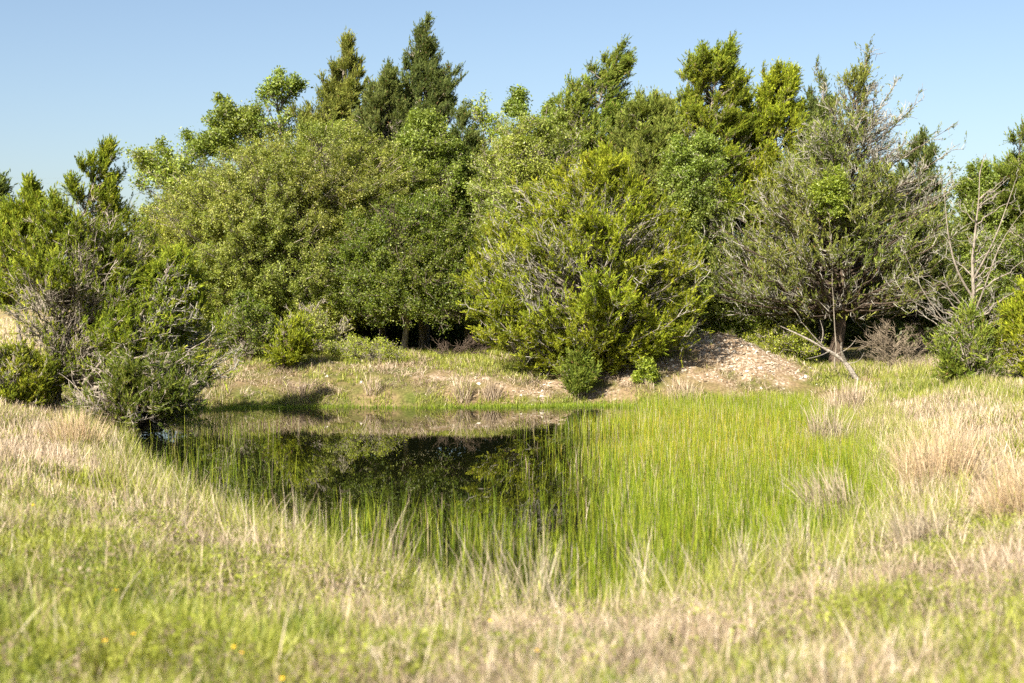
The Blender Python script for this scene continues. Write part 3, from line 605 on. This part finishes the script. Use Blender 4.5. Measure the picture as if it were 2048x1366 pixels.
gfield('meadow_grass', 'short bright green grass of the near bank', pg, gh, .42, .0085, lambda p, z: mixc(np.clip(.3 + .4 * noise(p, 1.4, 35), 0, 1), GRD, GRN), M_grass)
dh = lambda p, z: (.14 + .05 * noise(p, 1.3, 34) + .04 * noise(p, 3.3, 49)).clip(.05) * R.uniform(.5, 1.7, len(p))
gfield('dry_grass', 'tan dry grass mixed through the near bank', pd, dh, .42, .0055, lambda p, z: mixc(np.clip(.4 + .45 * noise(p, 1.2, 36), 0, 1), BRN, DRY), M_dry)
p_ = scatter(-7, 8, 6.5, 15, 26); p_ = p_[inview(p_) & (sdist(p_) > .1) & (noise(p_, 1.4, 97) > -.1)]
gfield('meadow_seed_stems', 'scattered taller dry seed stems standing in the near bank', p_, lambda p, z: R.uniform(.22, .5, len(p)), .3, .005, lambda p, z: pick(DRY, len(p)), M_dry, seg=4)
# small leafy weeds between the blades
p_ = scatter(-7, 7, 5.5, 15, 55); p_ = p_[inview(p_) & (sdist(p_) > .2) & (noise(p_, 1.0, 90) + .5 * noise(p_, 3, 91) > .1)]
n0 = len(p_); K = 26; c = np.repeat(np.column_stack([p_, height(p_)]), K, 0); hh = np.repeat(R.uniform(.08, .26, n0), K)
c += np.column_stack([R.normal(size=(len(c), 2)) * .045, hh * R.random(len(c)) ** .7])
L = R.uniform(.018, .042, len(c)); wcol = np.repeat(np.where(R.random((n0, 1)) < .3, pick(BRN, n0), pick(GRN[:3], n0)), K, 0) * R.uniform(.7, 1.3, (len(c), 1))
print('weeds', n0); tag(mesh('meadow_weeds', leaves(c, R.normal(size=c.shape), R.normal(size=c.shape) + np.array([0, 0, 1.2]), L, L * .5), quadsN(len(c)), M_grass, None, wcol), 'small leafy weeds in patches of the near bank', 'weeds', kind='stuff')
# tall dry seed stalks near the waterline
p_ = scatter(-7, 8, 9.5, 24, 80); s_ = sdist(p_); p_ = p_[inview(p_) & (s_ > -.1) & (s_ < 1.6) & clumped(p_, 1.6, 40, .0)]
gfield('seed_stalks', 'tall pale seed stalks along the near waterline', p_, lambda p, z: R.uniform(.2, .75, len(p)) ** 1.2, .3, .0055, lambda p, z: mixc(np.full(len(p), .5), DRY, PLE), M_dry, seg=4, bias=(-.02, 0))
# longer green grass at the waterline
p_ = scatter(-9, 9, 10, 30, 420); s_ = sdist(p_); p_ = p_[inview(p_) & (s_ > -.5) & (s_ < .9) & clumped(p_, 1.3, 42, -.3)]
gfield('shore_grass', 'long green grass along the near waterline', p_, lambda p, z: R.uniform(.15, .5, len(p)), .22, .007, lambda p, z: mixc(np.full(len(p), .12), DRY, GRN + GRD[:1]), M_grass)
# left and right banks
p_ = np.concatenate([scatter(-16, 0, 15.4, 34, 800), scatter(-16, -7, 34, 42, 500), scatter(0, 16, 15.4, 42, 900)]); s_ = sdist(p_); p_ = p_[inview(p_, 1.12) & (s_ > -.15) & ~((p_[:, 1] > 33.5) & (p_[:, 0] < 8.5) & (p_[:, 0] > -7))]
def drybank(p, z):
    X, Y = topx(p, z)
    d = .36 + .28 * noise(p, .5, 51) + .15 * noise(p, 1.6, 52)
    d += .5 * blob(X, Y, 1900, 900, 130, 90) + .4 * blob(X, Y, 60, 900, 200, 80) + .3 * blob(X, Y, 1980, 1000, 150, 120) - .35 * blob(X, Y, 1850, 770, 200, 45)
    return np.clip(d, .05, .95)
z_ = height(p_); rr_ = R.random(len(p_)) < drybank(p_, z_)
bh = lambda p, z: (.16 + .09 * noise(p, .9, 53)).clip(.05) * R.uniform(.5, 1.5, len(p))
gfield('bank_grass', 'green grass of the side banks', p_[~rr_], bh, .27, .010, lambda p, z: mixc(np.clip(.3 + .3 * noise(p, .8, 54), 0, 1), GRD, GRN), M_grass, seg=2)
gfield('dry_bank_grass', 'tan dry grass of the side banks', p_[rr_], lambda p, z: 1.25 * bh(p, z), .3, .009, lambda p, z: mixc(np.clip(.3 + .35 * noise(p, .9, 55), 0, 1), BRN, DRY), M_dry, seg=2)
# far bank
p_ = scatter(-12, 9, 33.5, 43, 950); s_ = sdist(p_); gm = gravel_amt(p_)
p_ = p_[(s_ > -.1) & (noise(p_, 1.6, 66) + .6 * noise(p_, 4, 67) > -.75 + .55 * (s_ < 2)) & (R.random(len(p_)) > gm * 1.05) & (p_[:, 1] < 41.5)]; s_ = sdist(p_)
rr_ = R.random(len(p_)) < np.clip(1.05 - .17 * s_ + .4 * noise(p_, .7, 61), .15, .96)
X_, Y_ = topx(p_, height(p_)); rr_ &= ~((s_ < .35) & (R.random(len(p_)) < .8))
gfield('far_bank_grass', 'low green grass on top of the far bank', p_[~rr_], lambda p, z: R.uniform(.05, .2, len(p)), .3, .014, lambda p, z: mixc(np.full(len(p), .25), GRD, GRN), M_grass, seg=2)
gfield('dry_far_bank_grass', 'dry tan and brown grass hanging on the far bank slope', p_[rr_], lambda p, z: (.10 + .06 * noise(p, 1.4, 62) + .05 * noise(p, 4, 64)).clip(.03) * R.uniform(.4, 1.7, len(p)), .6, .012, lambda p, z: mixc(np.clip(.55 + .4 * noise(p, .8, 63), 0, 1), BRN, DRY), M_dry, seg=2, bias=(0, -.15))
# pasture tufts behind on the left
p_ = scatter(-40, -10, 40, 110, 28); z_ = height(p_)
gfield('pasture_grass', 'sunlit dry pasture grass beyond the left bank', p_, lambda p, z: R.uniform(.12, .35, len(p)), .3, .03, lambda p, z: mixc(np.full(len(p), .7), DRY, GRN), M_dry, seg=2)

# rushes in the pond
p_ = scatter(-9, 8, 11, 36, 1250); s_ = sdist(p_); X, Y = topx(p_, 0 * s_)
edge = 1185 + 30 * noise(p_, .6, 70) + 25 * noise(p_, 2.5, 77) + np.clip(Y - 1060, 0, 200) * -.6
right = (sstep(X, edge - 50, edge + 130) ** 1.3 + .05 * sstep(X, edge - 190, edge - 20)) * np.where(Y < 850, sstep(X, 1250, 1420) * .8 + .15, 1)
dn = right * (.60 + .2 * noise(p_, .8, 71) + .12 * noise(p_, 3, 78) + .14 * noise(p_, 7, 79)).clip(.03) * (1 - .5 * sstep(Y, 960, 1130)) * (1 - .6 * blob(X, Y, 1690, 1010, 60, 40))
near = sstep(Y, 985, 1110) * sstep(X, 180, 420) * .15 * (1 + .9 * noise(p_, 1.0, 72)).clip(0)
lft = blob(X, Y, 350, 970, 150, 50) * .09 + blob(X, Y, 430, 858, 90, 18) * .10
dn = np.maximum(dn, np.maximum(near, lft)); k_ = (s_ < .1) & (R.random(len(p_)) < dn)
p_ = p_[k_]; X = X[k_]; Y = Y[k_]
ora = np.clip(1.1 * blob(X, Y, 1420, 900, 230, 50), 0, .5) * R.random(len(p_))
def rc(p, z):
    c = pick(RSH, len(p)); yel = R.random(len(p)) < ora; c[yel] = pick([(.34, .34, .03), (.42, .30, .03)], int(yel.sum())); dd_ = R.random(len(p)) < .1; c[dd_] = pick(DRY, int(dd_.sum())); return c * np.where(R.random(len(p)) < .12, .6, 1)[:, None]
gfield('rushes', 'upright bright green rushes growing out of the water', p_, lambda p, z: (R.uniform(.2, .5, len(p)) * (.9 + .22 * noise(p, .9, 75))) * np.where((R.random(len(p)) < .08), 1.3, 1), .09, .0052, rc, M_reed, seg=3, zmin=-.02)
# fringe of short green at the far waterline
p_ = scatter(-8.5, 8, 33, 36.5, 1500); s_ = sdist(p_); p_ = p_[(s_ < .15) & (s_ > -.75) & (R.random(len(p_)) < .45 + .4 * noise(p_, .8, 80))]
gfield('waterline_grass', 'thin line of low green sedge along the far waterline', p_, lambda p, z: R.uniform(.04, .13, len(p)), .15, .011, lambda p, z: pick(RSH[:3] + [(.22, .28, .06)], len(p)), M_grass, seg=2, zmin=-.01)

# pollen flecks and dead bits floating on the water
p_ = scatter(-7, 5, 13, 35, 26); p_ = p_[(sdist(p_) < -.1) & (noise(p_, .5, 95) + .6 * noise(p_, 2, 96) > .75)]
c = np.repeat(p_, 5, 0); c = np.column_stack([c + R.normal(size=c.shape) * (.12, .05), np.full(len(c), .006)]); L = R.uniform(.008, .035, len(c))
dd = np.column_stack([R.normal(size=(len(c), 2)), np.zeros(len(c))]); print('flecks', len(c))
tag(mesh('floating_flecks', leaves(c, dd, np.tile((0, 0, 1.), (len(c), 1)), L, L * .5, .02), quadsN(len(c)), M_dry, None, pick([(.16, .15, .06), (.30, .28, .14), (.42, .38, .24)], len(c))), 'pale flecks of pollen and dead bits floating on the pond', 'debris', kind='stuff')
# ------------------------------------------------------------------ tussocks (countable clumps)
def tussock(label, px, py, hp, wp, n_, pal, lean=(0, 0), D=None, wd=.006, arch=.4):
    D = D or ground_at(px, py); X = (px - 1024) * D / F; z = max(hz(X, D), 0.)
    root = empty('grass_tussock', (X, D, z)); tag(root, label, 'tussock', 'dry grass tussocks round the pond')
    H = hp * D / F; W = wp * D / F / 2; a_ = R.uniform(0, 6.283, n_); rr = np.sqrt(R.random(n_))
    off = np.stack([np.cos(a_), np.sin(a_)], 1) * rr[:, None]
    b = np.column_stack([X + off[:, 0] * W * .8, D + off[:, 1] * W * .8, np.full(n_, 0.)]); b[:, 2] = np.maximum(height(b[:, :2]), -.02) - .02
    h = H * (.25 + .95 * R.random(n_) ** 1.3) * (1 - .25 * rr); le = off * arch * min(1.2, W / H) + R.normal(size=(n_, 2)) * .22 + np.array(lean)
    V_, F_, c_ = blades(b, h, le, wd * R.uniform(.6, 1.3, n_), np.where(R.random((n_, 1)) < (.08 if pal is ORG else .22), pick(GRN if R.random() < .6 else BRN, n_), pick(pal, n_)), 4); mesh('blades', V_, F_, M_dry, root, c_)
    k = n_ // 3; b2 = b[:k]; V_, F_, c_ = blades(b2, H * R.uniform(.15, .45, k), off[:k] * .9 + R.normal(size=(k, 2)) * .3, wd * np.ones(k), pick(BRN if pal is not PLE else DRY, k), 3)
    mesh('dead_thatch', V_, F_, M_dry, root, c_)
    return root
tussock('pale straw tussock leaning left and standing in the water of the rushes', 1668, 1036, 130, 130, 420, PLE, (-.28, 0), wd=.008)
tussock('largest orange tan tussock on the right bank', 1872, 985, 165, 185, 1300, ORG, wd=.006)
tussock('big tan tussock cut off by the right edge', 2040, 1050, 165, 165, 1100, ORG, (-.1, 0), wd=.006)
tussock('grey tan tussock below the largest orange one at the water edge', 1835, 1105, 120, 130, 700, PLE, (-.15, 0))
tussock('pinkish matted tussock left of the largest orange one', 1762, 945, 50, 70, 500, BRN + DRY)
tussock('tan tussock under the left bank juniper beside the water', 152, 905, 100, 110, 1000, ORG, wd=.008)
tussock('streaky tan tussock below the fallen log', 1695, 822, 75, 90, 600, DRY, wd=.01)
tussock('wispy pale tussock at the right end of the rushes', 1655, 895, 115, 90, 420, PLE, (-.05, 0), wd=.008)
tussock('flattened brown tussock on the far bank below the sapling', 605, 795, 34, 130, 700, DRY[:2] + BRN, wd=.012, arch=1.1)
tussock('upright tan tussock on the far bank left of the dark juniper shade', 925, 800, 55, 45, 350, DRY, wd=.011)
tussock('small brown tussock on the far bank right of the upright tan one', 985, 798, 45, 45, 300, BRN + DRY, wd=.011)
tussock('small tan tussock on the far bank below the black hollow', 745, 790, 42, 40, 260, DRY, wd=.011)
tussock('grey tan tussock on the far bank under the gravel mound', 1370, 800, 45, 90, 420, DRY, wd=.011)
tussock('tall pale seed stalk clump at the near shore, furthest right of the shore clumps', 1590, 1140, 160, 80, 160, PLE, (-.06, 0), wd=.0065)
tussock('pale stalk clump at the near shore below the rushes', 1480, 1180, 150, 80, 130, PLE, (.02, 0), wd=.0065)
tussock('leaning stalk clump at the near shore with two long bent stems', 1290, 1215, 200, 50, 60, PLE, (-.18, 0), wd=.0065)
tussock('upright stalk clump at the near shore in the middle of the pond', 1085, 1235, 190, 80, 120, PLE, wd=.0065)
tussock('stalk clump at the near shore fanning left of the middle', 1000, 1225, 210, 130, 110, PLE, (-.2, 0), wd=.0065)
tussock('stalk clump at the near shore leaning right toward the open water', 770, 1170, 190, 110, 80, PLE, (.2, 0), wd=.0065)
tussock('thin stalk clump at the near shore, furthest left of the shore clumps', 590, 1105, 150, 90, 80, PLE, (-.05, 0), wd=.0065)

# ------------------------------------------------------------------ gravel and rocks
def stones(p, size, pal, r=R):
    n_ = len(p); ico = np.array([(1, 0, 0), (0, 1, 0), (-1, 0, 0), (0, -1, 0), (0, 0, 1), (0, 0, -1)], float)
    v = ico[None] * (.6 + .6 * r.random((n_, 6, 1))) * np.stack([size, size * r.uniform(.6, 1, n_), size * r.uniform(.35, .7, n_)], 1)[:, None]
    v += .25 * size[:, None, None] * r.normal(size=(n_, 6, 3)); a_ = r.uniform(0, 6.28, n_); c, s = np.cos(a_), np.sin(a_)
    x, y = v[..., 0] * c[:, None] - v[..., 1] * s[:, None], v[..., 0] * s[:, None] + v[..., 1] * c[:, None]
    v = np.stack([x, y, v[..., 2]], -1); z = height(p); v += np.column_stack([p, z + .1 * size])[:, None]
    tri = np.array([(0, 1, 4), (1, 2, 4), (2, 3, 4), (3, 0, 4), (1, 0, 5), (2, 1, 5), (3, 2, 5), (0, 3, 5)])
    Fq = (np.arange(n_)[:, None, None] * 6 + tri[None]).reshape(-1, 3)
    return v.reshape(-1, 3), Fq, np.repeat(pick(pal, n_, .15), 8, 0)
p_ = scatter(-6, 9, 34.6, 41, 420); gm = gravel_amt(p_); p_ = p_[(R.random(len(p_)) < gm * .75) & (sdist(p_) > .05)]
sz = .008 + .065 * R.random(len(p_)) ** 6
V_, F_, c_ = stones(p_, sz, [(.15, .11, .07), (.26, .195, .13), (.34, .275, .20), (.55, .50, .42), (.38, .345, .29)])
print('stones', len(p_)); tag(mesh('gravel', V_, F_, M_stone, None, c_), 'pale tan gravel and pebbles of the mound and far shore', 'gravel', kind='stuff')
from mathutils import noise as mn
import bmesh
def rock(label, px, py, s, D):
    X = (px - 1024) * D / F; z = hz(X, D); bm = bmesh.new(); bmesh.ops.create_icosphere(bm, subdivisions=3, radius=1)
    for v in bm.verts:
        q_ = v.co.copy(); v.co *= 1 + .35 * mn.noise(q_ * 1.3 + Vector((px, py, 0))) ; v.co.z = max(v.co.z, -.5) * .6; v.co = v.co * s + q_ * 0
    me = bpy.data.meshes.new('rock'); bm.to_mesh(me); bm.free(); me.materials.append(M_rock)
    o = bpy.data.objects.new('rock', me); C.objects.link(o); o.location = (X, D, z + .1 * s); tag(o, label, 'rock', 'larger rocks on the gravel mound')
M_rock = bark_mat('limestone', (.30, .27, .23), (.55, .52, .47), (20, 20, 20))
rock('grey rock on the crest of the gravel mound nearest the juniper', 1418, 672, .10, 38.2)
rock('smaller grey rock just right of the crest rock on the mound', 1436, 684, .07, 37.8)
rock('pale rock half way down the gravel mound', 1462, 728, .06, 36.9)
rock('flat grey rock on the lower right flank of the gravel mound', 1520, 735, .07, 36.9)

# ------------------------------------------------------------------ fallen log
D0 = 36.8; bx = (1715 - 1024) * D0 / F; log = empty('fallen_log', (bx, D0, hz(bx, D0)))
tag(log, 'weathered grey fallen log slanting beside the gravel mound', 'log')
gz0 = hz(bx, D0)
def shape(name, pts, r0, r1, n_=14, k=8, m_=M_pale, rough=.12):
    q_ = resample(pts, n_); rad = np.linspace(r0, r1, n_) * (1 + rough * R.normal(size=n_)).clip(.6, 1.4); V_, F_ = tubes(q_[None], rad[None], k)
    caps = []
    return mesh(name, V_, F_, m_, log, smooth=True)
Pl = lambda a_, b_, d=36.8: P(a_, b_, d)
end = np.array([bx, D0, gz0 + .02])
shape('trunk', [end, Pl(1690, 722), Pl(1655, 700), Pl(1610, 675), Pl(1560, 652)], .068, .009, 18)
shape('branch', [Pl(1690, 722), Pl(1681, 700, 36.6), Pl(1683, 685, 36.5)], .05, .02, 6)
shape('branch', [Pl(1650, 697), Pl(1625, 670, 36.6), Pl(1600, 640, 36.5)], .02, .005, 8)
shape('branch', [Pl(1660, 702), Pl(1640, 712, 36.3), Pl(1612, 718, 36.1)], .02, .005, 8)
shape('branch', [Pl(1672, 710), Pl(1700, 695, 36.5), Pl(1712, 678, 36.4)], .018, .005, 8)
shape('branch', [Pl(1640, 692), Pl(1648, 665, 36.8), Pl(1640, 640, 36.9)], .015, .004, 8)
shape('branch', [Pl(1695, 728), Pl(1720, 722, 36.5), Pl(1728, 705, 36.4)], .015, .004, 8)

# ------------------------------------------------------------------ yellow wildflowers
M_yel, n, p, out = mat('yellow_petal'); p.inputs['Base Color'].default_value = (.85, .55, .01, 1); p.inputs['Roughness'].default_value = .6
M_org, n, p, out = mat('orange_disc'); p.inputs['Base Color'].default_value = (.55, .22, .01, 1); p.inputs['Roughness'].default_value = .8
for (px, py, lab) in [
    (210, 1285, 'yellow wildflower low in the green grass near the left edge, brightest of the left ones'),
    (267, 1268, 'orange yellow wildflower just right of the brightest left one'),
    (468, 1301, 'left one of a close pair of yellow wildflowers near the bottom'),
    (483, 1312, 'right one of a close pair of yellow wildflowers near the bottom'),
    (232, 1180, 'small yellow wildflower on the left half way up the near bank'),
    (66, 1010, 'yellow wildflower highest up the left bank, nearest the junipers'),
    (564, 1360, 'yellow wildflower cut by the bottom edge'),
    (981, 1241, 'lone yellow wildflower in the middle below the near shore'),
    (1074, 1304, 'furthest right yellow wildflower, among dry tan grass')]:
    D = ground_at(px, py + 50); X = (px - 1024) * D / F; z0 = hz(X, D); zh = EYE - (py - HZ) * D / F; zh = max(zh, z0 + .12)
    root = empty('wildflower', (X, D, z0)); tag(root, lab, 'flower', 'yellow wildflowers in the near grass')
    q_ = resample([(X + .02, D, z0 - .02), (X + .01, D, (z0 + zh) / 2), (X, D, zh)], 6); V_, F_ = tubes(q_[None], np.full((1, 6), .0018), 4); mesh('stem', V_, F_, M_grass, root, np.tile((.1, .16, .02), (len(F_), 1)))
    k = 9; a_ = np.arange(k) * 2 * np.pi / k; dv = np.stack([np.cos(a_), np.sin(a_) * .75 , np.sin(a_) * .35 + .12], 1); s_ = .012
    nn = np.tile((0, -.5, .85), (k, 1)); mesh('petals', leaves(np.array([X, D, zh]) + nrm(dv) * s_ * .6, dv, nn, np.full(k, s_), np.full(k, s_ * .62)), quadsN(k), M_yel, root)
    bm = bmesh.new(); bmesh.ops.create_uvsphere(bm, u_segments=8, v_segments=6, radius=.004); me = bpy.data.meshes.new('disc'); bm.to_mesh(me); bm.free(); me.materials.append(M_org)
    o = bpy.data.objects.new('disc', me); C.objects.link(o); o.parent = root; o.location = (0, -.002, zh - z0 + .002)

# ------------------------------------------------------------------ faint overhead wires far behind
M_wire, n, p, out = mat('cable'); p.inputs['Base Color'].default_value = (.12, .12, .13, 1)
for lab, y0, y1 in [('upper faint overhead wire crossing the sky at the left', 354, 350), ('lower faint overhead wire crossing the sky at the left', 364, 360)]:
    Dw = 160; a0 = P(-900, y0 - 20, Dw); a1 = P(1500, y1 - 20, Dw); t = np.linspace(0, 1, 40)[:, None]; q_ = a0 * (1 - t) + a1 * t; q_[:, 2] -= (4 * t * (1 - t))[:, 0] * 1.4
    V_, F_ = tubes(q_[None], np.full((1, 40), .004), 4); tag(mesh('power_line', V_, F_, M_wire), lab, 'wire', 'overhead wires in the sky')
